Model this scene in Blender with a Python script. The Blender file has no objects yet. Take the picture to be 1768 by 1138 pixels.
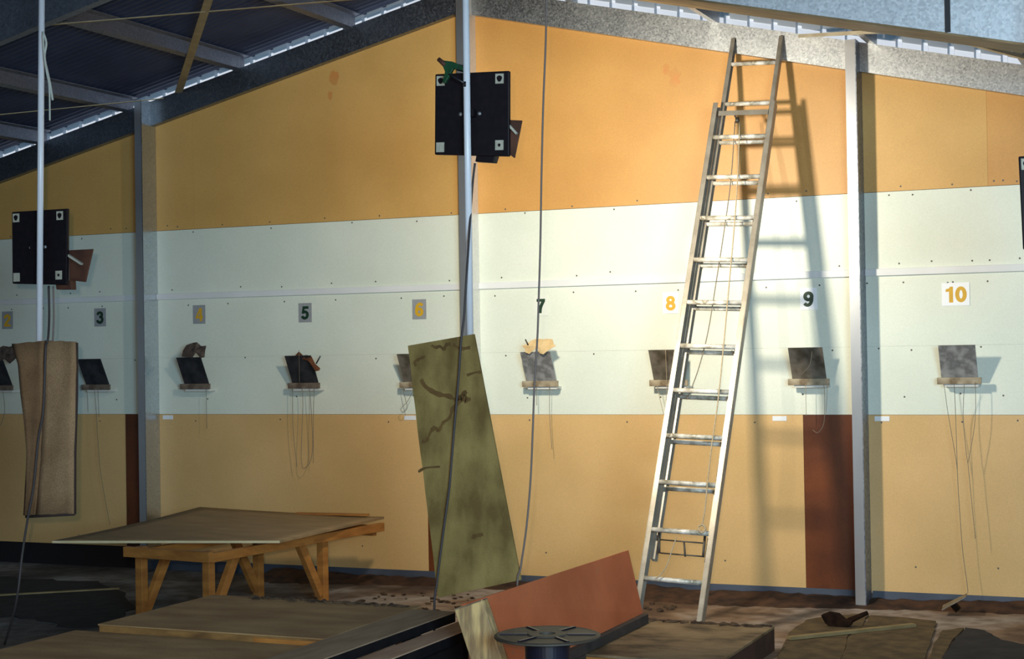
import bpy, bmesh, math, random
from mathutils import Vector, Matrix
random.seed(7)
SC = bpy.context.scene
COL = SC.collection
V = Vector

# ------------------------------------------------------------------ camera
IW, IH = 1768, 1138
FPX = 2776.8139
YAW, PITCH, ROLL = 0.4115, 0.0132, -0.0164
CAM = V((11.5626, -10.9926, 1.7122))
cy_, sy_, cp_, sp_ = math.cos(YAW), math.sin(YAW), math.cos(PITCH), math.sin(PITCH)
F = V((-sy_ * cp_, cy_ * cp_, sp_)); R0 = V((cy_, sy_, 0)); U0 = R0.cross(F)
cr_, sr_ = math.cos(ROLL), math.sin(ROLL)
RR = cr_ * R0 + sr_ * U0; UU = -sr_ * R0 + cr_ * U0
cd = bpy.data.cameras.new('camera'); cam = bpy.data.objects.new('camera', cd); COL.objects.link(cam)
cd.sensor_width = 36; cd.lens = 36 * FPX / IW; cd.clip_end = 200
M = Matrix.Identity(4)
for i in range(3):
    M[i][0] = RR[i]; M[i][1] = UU[i]; M[i][2] = -F[i]; M[i][3] = CAM[i]
cam.matrix_world = M
SC.camera = cam

def at(axis, val, x, y):
    """world point seen at photo position (x, y) on the plane axis = val (0 x, 1 y, 2 z)"""
    d = F * FPX + RR * (x - IW / 2) - UU * (y - IH / 2)
    return CAM + d * ((val - CAM[axis]) / d[axis])
def aty(y_, x, y): return at(1, y_, x, y)
def atz(z_, x, y): return at(2, z_, x, y)

# ------------------------------------------------------------------ render look
SC.view_settings.view_transform = 'Standard'
SC.view_settings.look = 'None'

# ------------------------------------------------------------------ materials
MATS = {}
def mat(name, c1, c2=None, scale=6.0, rough=0.6, metal=0.0, bump=0.0, stretch=(1, 1, 1), detail=6, lo=.35, hi=.65, spec=.5, fine=0.0, ramp3=None):
    m = bpy.data.materials.new(name); m.use_nodes = True
    nt = m.node_tree; b = nt.nodes['Principled BSDF']
    b.inputs['Roughness'].default_value = rough; b.inputs['Metallic'].default_value = metal
    b.inputs['Specular IOR Level'].default_value = spec
    c2 = c2 or c1
    tc = nt.nodes.new('ShaderNodeTexCoord'); mp = nt.nodes.new('ShaderNodeMapping')
    mp.inputs['Scale'].default_value = stretch
    nt.links.new(tc.outputs['Object'], mp.inputs['Vector'])
    n = nt.nodes.new('ShaderNodeTexNoise'); n.inputs['Scale'].default_value = scale; n.inputs['Detail'].default_value = detail
    nt.links.new(mp.outputs['Vector'], n.inputs['Vector'])
    r = nt.nodes.new('ShaderNodeValToRGB'); e = r.color_ramp.elements
    e[0].position = lo; e[0].color = (*c1, 1); e[1].position = hi; e[1].color = (*c2, 1)
    if ramp3:
        x = e.new(ramp3[0]); x.color = (*ramp3[1], 1)
    nt.links.new(n.outputs['Fac'], r.inputs['Fac'])
    out = r.outputs['Color']
    if fine:
        n2 = nt.nodes.new('ShaderNodeTexNoise'); n2.inputs['Scale'].default_value = 160; n2.inputs['Detail'].default_value = 3
        nt.links.new(tc.outputs['Object'], n2.inputs['Vector'])
        mr = nt.nodes.new('ShaderNodeMapRange'); mr.inputs['From Min'].default_value = .3; mr.inputs['From Max'].default_value = .7
        mr.inputs['To Min'].default_value = 1 - fine; mr.inputs['To Max'].default_value = 1 + fine
        nt.links.new(n2.outputs['Fac'], mr.inputs['Value'])
        mx = nt.nodes.new('ShaderNodeMix'); mx.data_type = 'RGBA'; mx.blend_type = 'MULTIPLY'; mx.inputs['Factor'].default_value = 1
        cb = nt.nodes.new('ShaderNodeCombineColor')
        for k in range(3): nt.links.new(mr.outputs['Result'], cb.inputs[k])
        nt.links.new(out, mx.inputs['A']); nt.links.new(cb.outputs['Color'], mx.inputs['B']); out = mx.outputs['Result']
    nt.links.new(out, b.inputs['Base Color'])
    if bump:
        bp = nt.nodes.new('ShaderNodeBump'); bp.inputs['Strength'].default_value = bump; bp.inputs['Distance'].default_value = .02
        nt.links.new(n.outputs['Fac'], bp.inputs['Height']); nt.links.new(bp.outputs['Normal'], b.inputs['Normal'])
    MATS[name] = m
    return m

def galv(name, c1, c2, rough=.34, scale=45, metal=1.0):
    m = bpy.data.materials.new(name); m.use_nodes = True
    nt = m.node_tree; b = nt.nodes['Principled BSDF']; b.inputs['Metallic'].default_value = metal
    tc = nt.nodes.new('ShaderNodeTexCoord'); vo = nt.nodes.new('ShaderNodeTexVoronoi'); vo.inputs['Scale'].default_value = scale
    nt.links.new(tc.outputs['Object'], vo.inputs['Vector'])
    n = nt.nodes.new('ShaderNodeTexNoise'); n.inputs['Scale'].default_value = 3; n.inputs['Detail'].default_value = 5
    nt.links.new(tc.outputs['Object'], n.inputs['Vector'])
    ad = nt.nodes.new('ShaderNodeMath'); ad.operation = 'MULTIPLY_ADD'
    sp = nt.nodes.new('ShaderNodeSeparateColor'); nt.links.new(vo.outputs['Color'], sp.inputs['Color'])
    nt.links.new(sp.outputs[0], ad.inputs[0]); ad.inputs[1].default_value = .5; 
    hm = nt.nodes.new('ShaderNodeMath'); hm.operation = 'MULTIPLY'; hm.inputs[1].default_value = .5
    nt.links.new(n.outputs['Fac'], hm.inputs[0]); nt.links.new(hm.outputs[0], ad.inputs[2])
    r = nt.nodes.new('ShaderNodeValToRGB'); e = r.color_ramp.elements
    e[0].position = .2; e[0].color = (*c1, 1); e[1].position = .8; e[1].color = (*c2, 1)
    nt.links.new(ad.outputs[0], r.inputs['Fac']); nt.links.new(r.outputs['Color'], b.inputs['Base Color'])
    mr = nt.nodes.new('ShaderNodeMapRange'); mr.inputs['To Min'].default_value = rough - .05; mr.inputs['To Max'].default_value = rough + (.1 if rough > .3 else .03)
    nt.links.new(sp.outputs[1], mr.inputs['Value']); nt.links.new(mr.outputs['Result'], b.inputs['Roughness'])
    MATS[name] = m
    return m

# wall sheets (slight mottling of pressed board, semi gloss)
mat('white_board', (.71, .75, .64), (.77, .80, .69), 1.6, .42, bump=0, fine=.05)
mat('ochre_board', (.58, .33, .095), (.67, .385, .118), 1.5, .50, fine=.07)
mat('ochre_board_red', (.57, .285, .074), (.65, .335, .092), 1.5, .48, fine=.07)
mat('tan_board', (.61, .385, .152), (.70, .44, .185), 1.4, .42, fine=.07)
mat('brown_board', (.10, .026, .008), (.17, .045, .012), 3, .35, fine=.15)
mat('smear', (.62, .25, .065), (.58, .285, .078), 12, .5, fine=.07)
mat('screw_dark', (.10, .09, .07), rough=.5)
mat('white_trim', (.72, .73, .72), (.80, .80, .80), 2, .35)
mat('blue_base', (.045, .056, .082), (.075, .088, .12), 3, .6)
mat('gap_shade', (.006, .004, .006), rough=.9)
mat('block', (.30, .30, .30), (.36, .36, .36), 4, .9)
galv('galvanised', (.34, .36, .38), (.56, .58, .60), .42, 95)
galv('galvanised_left_shade', (.16, .175, .205), (.31, .33, .37), .42, 95)  # same steel as the right rafter, shade mixed into the colour
galv('galvanised_flange', (.50, .51, .53), (.60, .61, .63), .30, 70, metal=.85)
galv('galvanised_web_lit', (.66, .66, .65), (.76, .76, .75), .34, 60, metal=.35)  # centre column web, lamp light lifted into the base colour
galv('galvanised_web_shade', (.13, .15, .19), (.30, .33, .38), .42, 60, metal=.8)  # right column web, same steel with its shade in the colour
mat('flange_smooth', (.55, .56, .58), (.62, .63, .65), 4, .30, metal=.85, stretch=(2, 2, .5))
galv('galvanised_column', (.44, .47, .50), (.53, .56, .59), .25, 90, metal=1.0)
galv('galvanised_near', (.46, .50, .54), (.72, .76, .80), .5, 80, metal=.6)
galv('galvanised_shade', (.15, .165, .21), (.235, .25, .30), .45, 80, metal=.8)  # left slope steel, colour darkened for the shade there
mat('roof_sheet', (.032, .042, .085), (.052, .066, .12), 2, .5, metal=.3)
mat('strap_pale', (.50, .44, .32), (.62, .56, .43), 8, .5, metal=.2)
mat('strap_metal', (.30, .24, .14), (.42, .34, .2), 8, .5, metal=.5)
mat('flange_ochre_sheen', (.17, .11, .05), (.30, .205, .10), 5, .5, metal=.3, stretch=(1, 4, 4))  # reflection of the ochre wall tinted into the flange steel
mat('dark_strip', (.015, .016, .02), rough=.6)
mat('alloy', (.34, .30, .24), (.45, .41, .34), 9, .42, metal=.5, fine=.1)
mat('alloy_rung_lit', (.66, .61, .52), (.88, .84, .76), 14, .42, metal=.1, fine=.12, ramp3=(.36, (.25, .22, .15)))  # lamp sheen lifted into the pale rung colour, dark specks its own
mat('iron', (.06, .055, .05), (.14, .12, .10), 12, .5, metal=.6)
mat('white_paint_metal', (.86, .87, .93), (.90, .91, .96), 3, .3)
mat('black_plastic', (.0045, .003, .0055), (.010, .006, .009), 30, .55, spec=.3)
mat('pale_pad', (.42, .40, .31), (.55, .52, .42), 20, .8)
mat('bolt_grey', (.35, .36, .36), rough=.4, metal=.6)
mat('flap_brown', (.06, .022, .012), (.12, .045, .025), 10, .7)
mat('lamp_face', (.8, .75, .6), rough=.3)
mat('green_paint', (.008, .05, .018), (.014, .08, .03), 20, .45)
mat('rubber_black', (.012, .012, .015), rough=.6)
mat('cable_grey', (.19, .145, .125), rough=.55)
mat('cable_dark', (.06, .05, .05), rough=.6)
mat('rope_white', (.55, .57, .52), rough=.9)
mat('rope_tan', (.40, .31, .19), (.5, .4, .26), 60, .9)
mat('string_grey', (.20, .17, .13), rough=.9)
mat('string_tan', (.45, .36, .24), rough=.9)
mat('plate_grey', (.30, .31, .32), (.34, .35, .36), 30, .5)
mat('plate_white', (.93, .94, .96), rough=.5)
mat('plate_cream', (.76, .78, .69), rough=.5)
mat('digit_yellow', (.66, .36, .012), (.72, .41, .02), 20, .5)
mat('digit_green', (.006, .030, .014), (.010, .045, .018), 20, .5)
mat('steel_dark', (.035, .037, .045), (.085, .085, .095), 9, .42, metal=.55)
mat('steel_mid', (.10, .085, .06), (.26, .23, .19), 11, .45, metal=.35)
mat('steel_pale', (.24, .25, .25), (.42, .42, .42), 16, .45, metal=.35, ramp3=(.42, (.2, .2, .2)))
mat('tray_wood', (.17, .115, .06), (.42, .35, .24), 14, .7)
mat('tray_dark', (.09, .06, .04), (.20, .15, .11), 14, .75)
mat('tray_white', (.66, .66, .62), rough=.6)
mat('card_dark', (.045, .03, .024), (.13, .09, .07), 20, .9)
mat('card_tan', (.62, .42, .19), (.78, .57, .30), 14, .9)
mat('card_rust', (.10, .03, .01), (.18, .06, .02), 14, .9)
mat('burlap_dark', (.20, .105, .045), (.27, .15, .07), 5, .95, fine=.25)
mat('burlap_light', (.30, .175, .085), (.40, .245, .125), 4, .95, fine=.25)
mat('burlap_shade', (.05, .03, .025), rough=.95)
mat('stained_ply', (.15, .092, .022), (.34, .235, .075), 4.2, .75, stretch=(1.6, 1, .8), lo=.36, hi=.66, ramp3=(.52, (.25, .175, .05)), fine=.12)
mat('stain_brown', (.105, .055, .012), (.16, .085, .02), 10, .8)
mat('ply_edge', (.30, .24, .11), (.42, .33, .16), 8, .8)
mat('ply_top', (.22, .15, .075), (.31, .21, .11), 3, .6, stretch=(1, 3, 1), ramp3=(.6, (.30, .19, .09)), fine=.1)
mat('raw_edge', (.62, .50, .28), (.70, .57, .34), 10, .8)
mat('pine', (.27, .10, .018), (.42, .175, .035), 5, .6, stretch=(1, 1, 4), fine=.12)
mat('pine_pale', (.44, .28, .10), (.68, .47, .20), 5, .7, stretch=(5, 5, .8), ramp3=(.45, (.28, .18, .09)))
mat('pine_end', (.10, .07, .05), (.2, .15, .1), 20, .9)
mat('panel_top', (.25, .137, .055), (.40, .245, .112), 2.6, .7, stretch=(1, 2.5, 1), ramp3=(.55, (.34, .21, .09)), fine=.12)
mat('panel_edge', (.11, .05, .012), (.27, .135, .036), 7, .75, stretch=(1, 1, 3))
mat('panel_end', (.30, .11, .018), (.42, .17, .03), 6, .7)
mat('panel_worn', (.055, .034, .016), (.26, .18, .095), 4.5, .7, stretch=(1, 1.6, 1), ramp3=(.5, (.19, .125, .062)), fine=.15)
mat('rail_maroon', (.03, .010, .006), (.06, .022, .012), 8, .8)
mat('plank_grey', (.22, .145, .085), (.32, .22, .14), 4, .75, stretch=(4, 1, 1), fine=.1)
mat('plank_pink', (.36, .22, .14), (.46, .30, .2), 4, .75, stretch=(4, 1, 1), fine=.1)
mat('plank_black', (.004, .004, .006), (.010, .009, .010), 9, .9, spec=.1)
mat('red_board', (.54, .12, .04), (.66, .165, .06), 3.5, .55, fine=.08)
mat('red_lip', (.030, .024, .022), (.06, .045, .04), 10, .8)
mat('scuff', (.45, .27, .18), rough=.8)
mat('reel_disc', (.03, .027, .022), (.075, .066, .052), 6, .5, spec=.25)
mat('reel_hub', (.006, .006, .014), (.012, .011, .022), 6, .35)
mat('reel_glint', (.55, .58, .50), rough=.3)
mat('carpet_olive', (.055, .034, .012), (.125, .08, .03), 9, .95, fine=.25)
mat('cloth_dark', (.006, .006, .009), (.020, .018, .022), 6, .95, bump=.5)
mat('lath', (.20, .145, .06), (.29, .215, .10), 6, .8)
mat('dirt', (.022, .009, .004), (.085, .036, .015), 9, .98, bump=.8)
mat('dirt_dark', (.03, .016, .01), (.10, .06, .03), 20, .98)
mat('tool_brown', (.006, .003, .002), (.024, .011, .006), 14, .95, spec=.1)  # dark brown of the tool and the fallen block
mat('plastic_tab', (.8, .82, .85), rough=.5)

def floor_mat():
    m = bpy.data.materials.new('dirty_concrete'); m.use_nodes = True
    nt = m.node_tree; b = nt.nodes['Principled BSDF']; b.inputs['Roughness'].default_value = .85
    tc = nt.nodes.new('ShaderNodeTexCoord')
    n = nt.nodes.new('ShaderNodeTexNoise'); n.inputs['Scale'].default_value = 1.1; n.inputs['Detail'].default_value = 8; n.inputs['Distortion'].default_value = .8
    n2 = nt.nodes.new('ShaderNodeTexNoise'); n2.inputs['Scale'].default_value = 9; n2.inputs['Detail'].default_value = 8
    nt.links.new(tc.outputs['Object'], n.inputs['Vector']); nt.links.new(tc.outputs['Object'], n2.inputs['Vector'])
    r = nt.nodes.new('ShaderNodeValToRGB'); e = r.color_ramp.elements
    e[0].position = .36; e[0].color = (.12, .065, .038, 1); e[1].position = .60; e[1].color = (.36, .30, .26, 1)
    x = e.new(.47); x.color = (.26, .165, .105, 1)
    nt.links.new(n.outputs['Fac'], r.inputs['Fac'])
    rg = nt.nodes.new('ShaderNodeValToRGB'); g = rg.color_ramp.elements
    g[0].position = .38; g[0].color = (.055, .055, .062, 1); g[1].position = .60; g[1].color = (.27, .28, .30, 1)
    x = g.new(.5); x.color = (.14, .135, .14, 1)
    nt.links.new(n.outputs['Fac'], rg.inputs['Fac'])
    sx = nt.nodes.new('ShaderNodeSeparateXYZ'); nt.links.new(tc.outputs['Object'], sx.inputs[0])
    mr = nt.nodes.new('ShaderNodeMapRange'); mr.inputs['From Min'].default_value = -1.6; mr.inputs['From Max'].default_value = .2
    nt.links.new(sx.outputs['X'], mr.inputs['Value'])
    mg = nt.nodes.new('ShaderNodeMix'); mg.data_type = 'RGBA'
    nt.links.new(mr.outputs['Result'], mg.inputs['Factor']); nt.links.new(rg.outputs['Color'], mg.inputs['A']); nt.links.new(r.outputs['Color'], mg.inputs['B'])
    r2 = nt.nodes.new('ShaderNodeValToRGB'); f = r2.color_ramp.elements
    f[0].position = .33; f[0].color = (.55, .5, .45, 1); f[1].position = .6; f[1].color = (1, 1, 1, 1)
    nt.links.new(n2.outputs['Fac'], r2.inputs['Fac'])
    mx = nt.nodes.new('ShaderNodeMix'); mx.data_type = 'RGBA'; mx.blend_type = 'MULTIPLY'; mx.inputs['Factor'].default_value = 1
    nt.links.new(mg.outputs['Result'], mx.inputs['A']); nt.links.new(r2.outputs['Color'], mx.inputs['B'])
    nt.links.new(mx.outputs['Result'], b.inputs['Base Color'])
    bp = nt.nodes.new('ShaderNodeBump'); bp.inputs['Strength'].default_value = .4; bp.inputs['Distance'].default_value = .02
    nt.links.new(n2.outputs['Fac'], bp.inputs['Height']); nt.links.new(bp.outputs['Normal'], b.inputs['Normal'])
    MATS['dirty_concrete'] = m
floor_mat()

def translucent_mat():
    m = bpy.data.materials.new('clear_cladding'); m.use_nodes = True
    nt = m.node_tree; out = nt.nodes['Material Output']; b = nt.nodes['Principled BSDF']
    b.inputs['Base Color'].default_value = (.68, .72, .78, 1); b.inputs['Roughness'].default_value = .5
    t = nt.nodes.new('ShaderNodeBsdfTranslucent'); t.inputs['Color'].default_value = (.76, .80, .88, 1)
    mx = nt.nodes.new('ShaderNodeMixShader'); mx.inputs['Fac'].default_value = .6
    nt.links.new(b.outputs[0], mx.inputs[1]); nt.links.new(t.outputs[0], mx.inputs[2]); nt.links.new(mx.outputs[0], out.inputs['Surface'])
    MATS['clear_cladding'] = m
translucent_mat()

def emit_mat():
    m = bpy.data.materials.new('lamp_glass'); m.use_nodes = True
    b = m.node_tree.nodes['Principled BSDF']
    b.inputs['Base Color'].default_value = (.8, .7, .5, 1)
    b.inputs['Emission Color'].default_value = (1, .82, .55, 1); b.inputs['Emission Strength'].default_value = 2.0
    MATS['lamp_glass'] = m
emit_mat()

# ------------------------------------------------------------------ mesh builder
class MB:
    def __init__(s): s.bm = bmesh.new(); s.mi = 0
    def face(s, pts, smooth=False):
        vs = [s.bm.verts.new(p) for p in pts]
        f = s.bm.faces.new(vs); f.material_index = s.mi; f.smooth = smooth
        return f
    def hexa(s, a, b):
        """solid between two point loops of equal length"""
        A = [s.bm.verts.new(p) for p in a]; B = [s.bm.verts.new(p) for p in b]; n = len(A)
        fs = [s.bm.faces.new(A), s.bm.faces.new(B[::-1])]
        for i in range(n): fs.append(s.bm.faces.new([A[i], B[i], B[(i + 1) % n], A[(i + 1) % n]]))
        for f in fs: f.material_index = s.mi
        return s
    def box(s, lo, hi):
        x0, y0, z0 = lo; x1, y1, z1 = hi
        return s.hexa([(x0, y0, z0), (x1, y0, z0), (x1, y1, z0), (x0, y1, z0)], [(x0, y0, z1), (x1, y0, z1), (x1, y1, z1), (x0, y1, z1)])
    def prism(s, pts, d):
        d = V(d); return s.hexa([V(p) for p in pts], [V(p) + d for p in pts])
    def bar(s, p0, p1, w, h, side=None):
        """rectangular bar p0-p1; w along side direction, h along the other"""
        p0, p1 = V(p0), V(p1); t = (p1 - p0).normalized()
        side = V(side) if side is not None else (V((0, 0, 1)).cross(t) if abs(t.z) < .95 else V((1, 0, 0)))
        side = (side - t * side.dot(t)).normalized(); o = t.cross(side)
        q = [side * (w / 2) + o * (h / 2), -side * (w / 2) + o * (h / 2), -side * (w / 2) - o * (h / 2), side * (w / 2) - o * (h / 2)]
        return s.hexa([p0 + k for k in q], [p1 + k for k in q])
    def tube(s, pts, r, seg=8, caps=True):
        pts = [V(p) for p in pts]; rings = []
        prev = None
        for i, p in enumerate(pts):
            t = (pts[min(i + 1, len(pts) - 1)] - pts[max(i - 1, 0)]).normalized()
            if prev is None:
                a = t.cross(V((0, 0, 1)));  a = a if a.length > .05 else t.cross(V((1, 0, 0)))
            else:
                a = prev - t * prev.dot(t)
                if a.length < 1e-4: a = t.cross(V((1, 0, 0)))
            a.normalize(); prev = a; b = t.cross(a)
            rr = r[i] if isinstance(r, (list, tuple)) else r
            rings.append([s.bm.verts.new(p + (a * math.cos(2 * math.pi * k / seg) + b * math.sin(2 * math.pi * k / seg)) * rr) for k in range(seg)])
        for A, B in zip(rings, rings[1:]):
            for k in range(seg):
                f = s.bm.faces.new([A[k], A[(k + 1) % seg], B[(k + 1) % seg], B[k]]); f.smooth = True; f.material_index = s.mi
        if caps:
            for q in (rings[0][::-1], rings[-1]):
                f = s.bm.faces.new(q); f.material_index = s.mi
        return s
    def lathe(s, c, prof, seg=40, axis='z'):
        c = V(c); rings = []
        for (r, h) in prof:
            rings.append([s.bm.verts.new(c + V((r * math.cos(2 * math.pi * k / seg), r * math.sin(2 * math.pi * k / seg), h))) for k in range(seg)])
        for A, B in zip(rings, rings[1:]):
            for k in range(seg):
                f = s.bm.faces.new([A[k], A[(k + 1) % seg], B[(k + 1) % seg], B[k]]); f.material_index = s.mi; f.smooth = False
        return s
    def grid(s, rows, smooth=True):
        vs = [[s.bm.verts.new(p) for p in row] for row in rows]
        for a, b in zip(vs, vs[1:]):
            for i in range(len(a) - 1):
                f = s.bm.faces.new([a[i], a[i + 1], b[i + 1], b[i]]); f.smooth = smooth; f.material_index = s.mi
        return s
    def blob(s, c, r, sub=1, jit=.3):
        g = bmesh.ops.create_icosphere(s.bm, subdivisions=sub, radius=1.0)
        c = V(c); r = V(r) if not isinstance(r, (int, float)) else V((r, r, r))
        for v in g['verts']:
            k = 1 + random.uniform(-jit, jit)
            v.co = V((v.co.x * r.x * k, v.co.y * r.y * k, v.co.z * r.z * k)) + c
        for f in {f for v in g['verts'] for f in v.link_faces}: f.material_index = s.mi
        return s
    def build(s, name, mats, parent=None, origin=None, bevel=0, solid=0):
        bm = s.bm
        bmesh.ops.recalc_face_normals(bm, faces=bm.faces)
        if bevel:
            es = [e for e in bm.edges if e.is_manifold and e.calc_face_angle(0) > .6]
            bmesh.ops.bevel(bm, geom=es, offset=bevel, segments=2, affect='EDGES', profile=.5)
        pw = V((0, 0, 0))
        if parent is not None: pw = WORLD.get(parent.name, V((0, 0, 0)))
        if origin is None:
            if parent is not None: origin = pw
            else:
                xs = [v.co for v in bm.verts]
                lo = V([min(p[i] for p in xs) for i in range(3)]); hi = V([max(p[i] for p in xs) for i in range(3)])
                origin = V(((lo.x + hi.x) / 2, (lo.y + hi.y) / 2, lo.z))
        origin = V(origin)
        bmesh.ops.translate(bm, verts=bm.verts, vec=-origin)
        me = bpy.data.meshes.new(name); bm.to_mesh(me); bm.free()
        for k in ([mats] if isinstance(mats, str) else mats): me.materials.append(MATS[k])
        o = bpy.data.objects.new(name, me); COL.objects.link(o)
        if parent is not None: o.parent = parent
        o.location = origin - pw
        WORLD[o.name] = origin
        if solid:
            md = o.modifiers.new('solid', 'SOLIDIFY'); md.thickness = solid; md.offset = 0
        return o
WORLD = {}
def tag(o, label=None, cat=None, group=None, kind=None):
    if label: o['label'] = label
    if cat: o['category'] = cat
    if group: o['group'] = group
    if kind: o['kind'] = kind
    return o
def thing(name, label, cat, loc, group=None, kind=None):
    o = bpy.data.objects.new(name, None); COL.objects.link(o); o.location = loc; o.empty_display_size = .1
    WORLD[o.name] = V(loc)
    return tag(o, label, cat, group, kind)
def plabel(o, l): o['label'] = l; return o
def smooth_path(pts, n=6):
    pts = [V(p) for p in pts]; out = []
    for i in range(len(pts) - 1):
        p0 = pts[max(i - 1, 0)]; p1 = pts[i]; p2 = pts[i + 1]; p3 = pts[min(i + 2, len(pts) - 1)]
        for k in range(n):
            t = k / n
            out.append(.5 * ((2 * p1) + (p2 - p0) * t + (2 * p0 - 5 * p1 + 4 * p2 - p3) * t * t + (3 * p1 - p0 - 3 * p2 + p3) * t ** 3))
    out.append(pts[-1]); return out

# ------------------------------------------------------------------ the shed
FZ = -.04                       # floor level
AX, AZ, SL = 6.4, 4.2617, .2323  # gable apex and slope (lower edge of the end rafters)
def zr(x, off=0): return AZ + off - SL * abs(x - AX)
XL0, XR0, YF = 0.2, 12.8, -15.0

b = MB(); b.box((XL0 - .3, YF, FZ - .2), (XR0 + .3, .3, FZ))
tag(b.build('floor', 'dirty_concrete'), kind='structure')

wb = MB()
wb.prism([(XL0, .02, FZ), (XR0, .02, FZ), (XR0, .02, zr(XR0, .12)), (AX, .02, zr(AX, .12)), (XL0, .02, zr(XL0, .12))], (0, .06, 0))
wall = tag(wb.build('wall_back', 'block', origin=(0, 0, 0)), kind='structure')

def screws(b, pts):
    for x, z in pts:
        b.mi = 1
        b.lathe((0, 0, 0), [(0.0001, 0), (.0065, 0)], 6) if False else None
        c = V((x, -.0105, z)); k = [c + V((.007 * math.cos(t), 0, .007 * math.sin(t))) for t in [i * math.pi / 3 for i in range(6)]]
        b.face(k[::-1])
    b.mi = 0
def panel(name, x0, x1, z0, z1, m, sc=(), ztop=None):
    b = MB()
    if ztop:
        pts = [(x0, -.01, z0), (x1, -.01, z0)]
        pts += [(x1, -.01, zr(x1, .05))]
        if x0 < AX < x1: pts += [(AX, -.01, zr(AX, .05))]
        pts += [(x0, -.01, zr(x0, .05))]
        b.prism(pts, (0, .03, 0))
    else: b.box((x0, -.01, z0), (x1, .02, z1))
    screws(b, sc)
    return b.build(name, [m, 'screw_dark'], wall, origin=(0, 0, 0))
XC = [3.59, 6.51, 9.40, 12.3]     # right faces of the columns
bays = [(XL0, 3.55), (3.55, 6.47), (6.47, 9.36), (9.36, XR0)]
rs = random.Random(3)
def row(x0, x1, z, n):
    return [(x0 + (x1 - x0) * (i + .5) / n + rs.uniform(-.12, .12), z + rs.uniform(-.012, .012)) for i in range(n)]
for i, (x0, x1) in enumerate(bays):
    vis0 = max(x0, 1.5); vis1 = min(x1, 10.6)
    zb = .14 if i == 0 else .03
    split = {0: 3.245, 1: 6.045, 2: 8.95, 3: 12.0}[i]
    panel('tan_panel', x0, split, zb, 1.2366, 'tan_board', row(vis0, min(split, vis1), 1.19, 3) + row(vis0, min(split, vis1), .22, 2))
    panel('brown_panel', split + .002, x1, zb, 1.2366, 'brown_board')
    panel('white_panel', x0, x1, 1.2384, 1.7002, 'white_board', row(vis0, vis1, 1.68, 5) + row(vis0, vis1, 1.37, 3))
    panel('white_panel', x0, x1, 1.701, 2.1999, 'white_board', row(vis0, vis1, 2.13, 6))
    panel('white_panel', x0, x1, 2.2010, 2.7454, 'white_board', row(vis0, vis1, 2.262, 6) + row(vis0, vis1, 2.725, 4))
    j = {0: None, 1: 3.954, 2: None, 3: 10.215}[i]
    m = 'ochre_board_red' if i == 2 else 'ochre_board'
    if j:
        panel('ochre_panel', x0, j, 2.7484, 0, m, row(max(x0, vis0), j, 2.775, 2), 1)
        panel('ochre_panel', j + .001, x1, 2.7484, 0, 'ochre_board_red' if i == 3 else m, row(j, vis1, 2.775, 5), 1)
    else:
        panel('ochre_panel', x0, x1, 2.7484, 0, m, row(vis0, vis1, 2.775, 6), 1)
# small white tabs under the white boards
for px in (290, 708, 1346, 1523):
    p = aty(-.012, px, 722); b = MB(); b.box((p.x - .05, -.014, 1.195), (p.x + .05, -.0105, 1.228)); b.build('joint_tab', 'plastic_tab', wall, origin=(0, 0, 0))
# black strip painting the shade of the gap under the left sheets
b = MB(); b.box((XL0, .0, FZ), (3.55, .019, .139)); b.build('gap_shade_strip', 'gap_shade', wall, origin=(0, 0, 0))

for cxy, sc_ in (((577, 138), 1), ((570, 165), .6), ((1165, 135), 1.1), ((1150, 118), .7)):
    c = aty(-.0104, *cxy); b = MB(); k = [c + V((.045 * sc_ * math.cos(a) * rs.uniform(.5, 1.2), 0, .075 * sc_ * math.sin(a) * rs.uniform(.5, 1.2))) for a in [q * math.pi / 7 for q in range(14)]]
    b.face(k); b.build('red_smear', 'smear', wall, origin=(0, 0, 0))
n = 1
for i, (x0, x1) in enumerate(bays):      # white rails between the sheets
    b = MB(); x1r = x1 - .04 if i < 3 else x1
    b.box((x0 + .04, -.032, 2.178), (x1r, -.0105, 2.226))
    tag(b.build('trim_%d' % n, 'white_trim', bevel=.003), kind='structure'); n += 1
for i, (x0, x1) in enumerate(bays[1:]):
    b = MB(); b.box((x0 + .045, -.014, FZ), (x1 - .035 if i < 2 else x1, -.0005, .045))
    tag(b.build('baseboard_back', 'blue_base'), kind='structure')

# side walls
for nm, x in (('wall_left', XL0 - .1), ('wall_right', XR0)):
    b = MB(); b.box((x, YF if nm == 'wall_left' else -4.2, FZ), (x + .1, .02, zr(XL0, .19)))
    tag(b.build(nm, 'block'), kind='structure')

# translucent ribbed gable cladding above the end rafters
b = MB(); lo, hi = [], []
per = .172; x = XL0
xs = []
while x < XR0:
    for dx, dy in ((0, 0), (.128, 0), (.136, .028), (.164, .028)): xs.append((x + dx, dy))
    x += per
b.grid([[(x, .085 + dy, zr(x, .10)) for x, dy in xs], [(x, .085 + dy, zr(x, .32)) for x, dy in xs]], smooth=False)
tag(b.build('wall_gable', 'clear_cladding', origin=(0, 0, 0)), kind='structure')

# corrugated roof
b = MB()
for sgn in (-1, 1):
    xe = XL0 - .3 if sgn < 0 else XR0 + 1.6
    ys = [.16 - i * .0127 for i in range(int((.16 - YF) / .0127))]
    rows = []
    for t in (0, .5, 1):
        x = AX + (xe - AX) * t
        rows.append([(x, y, zr(x, .318) + .009 * math.sin(2 * math.pi * y / .076)) for y in ys])
    b.grid(rows)
tag(b.build('ceiling', 'roof_sheet', origin=(AX, -5, AZ)), kind='structure')

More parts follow.
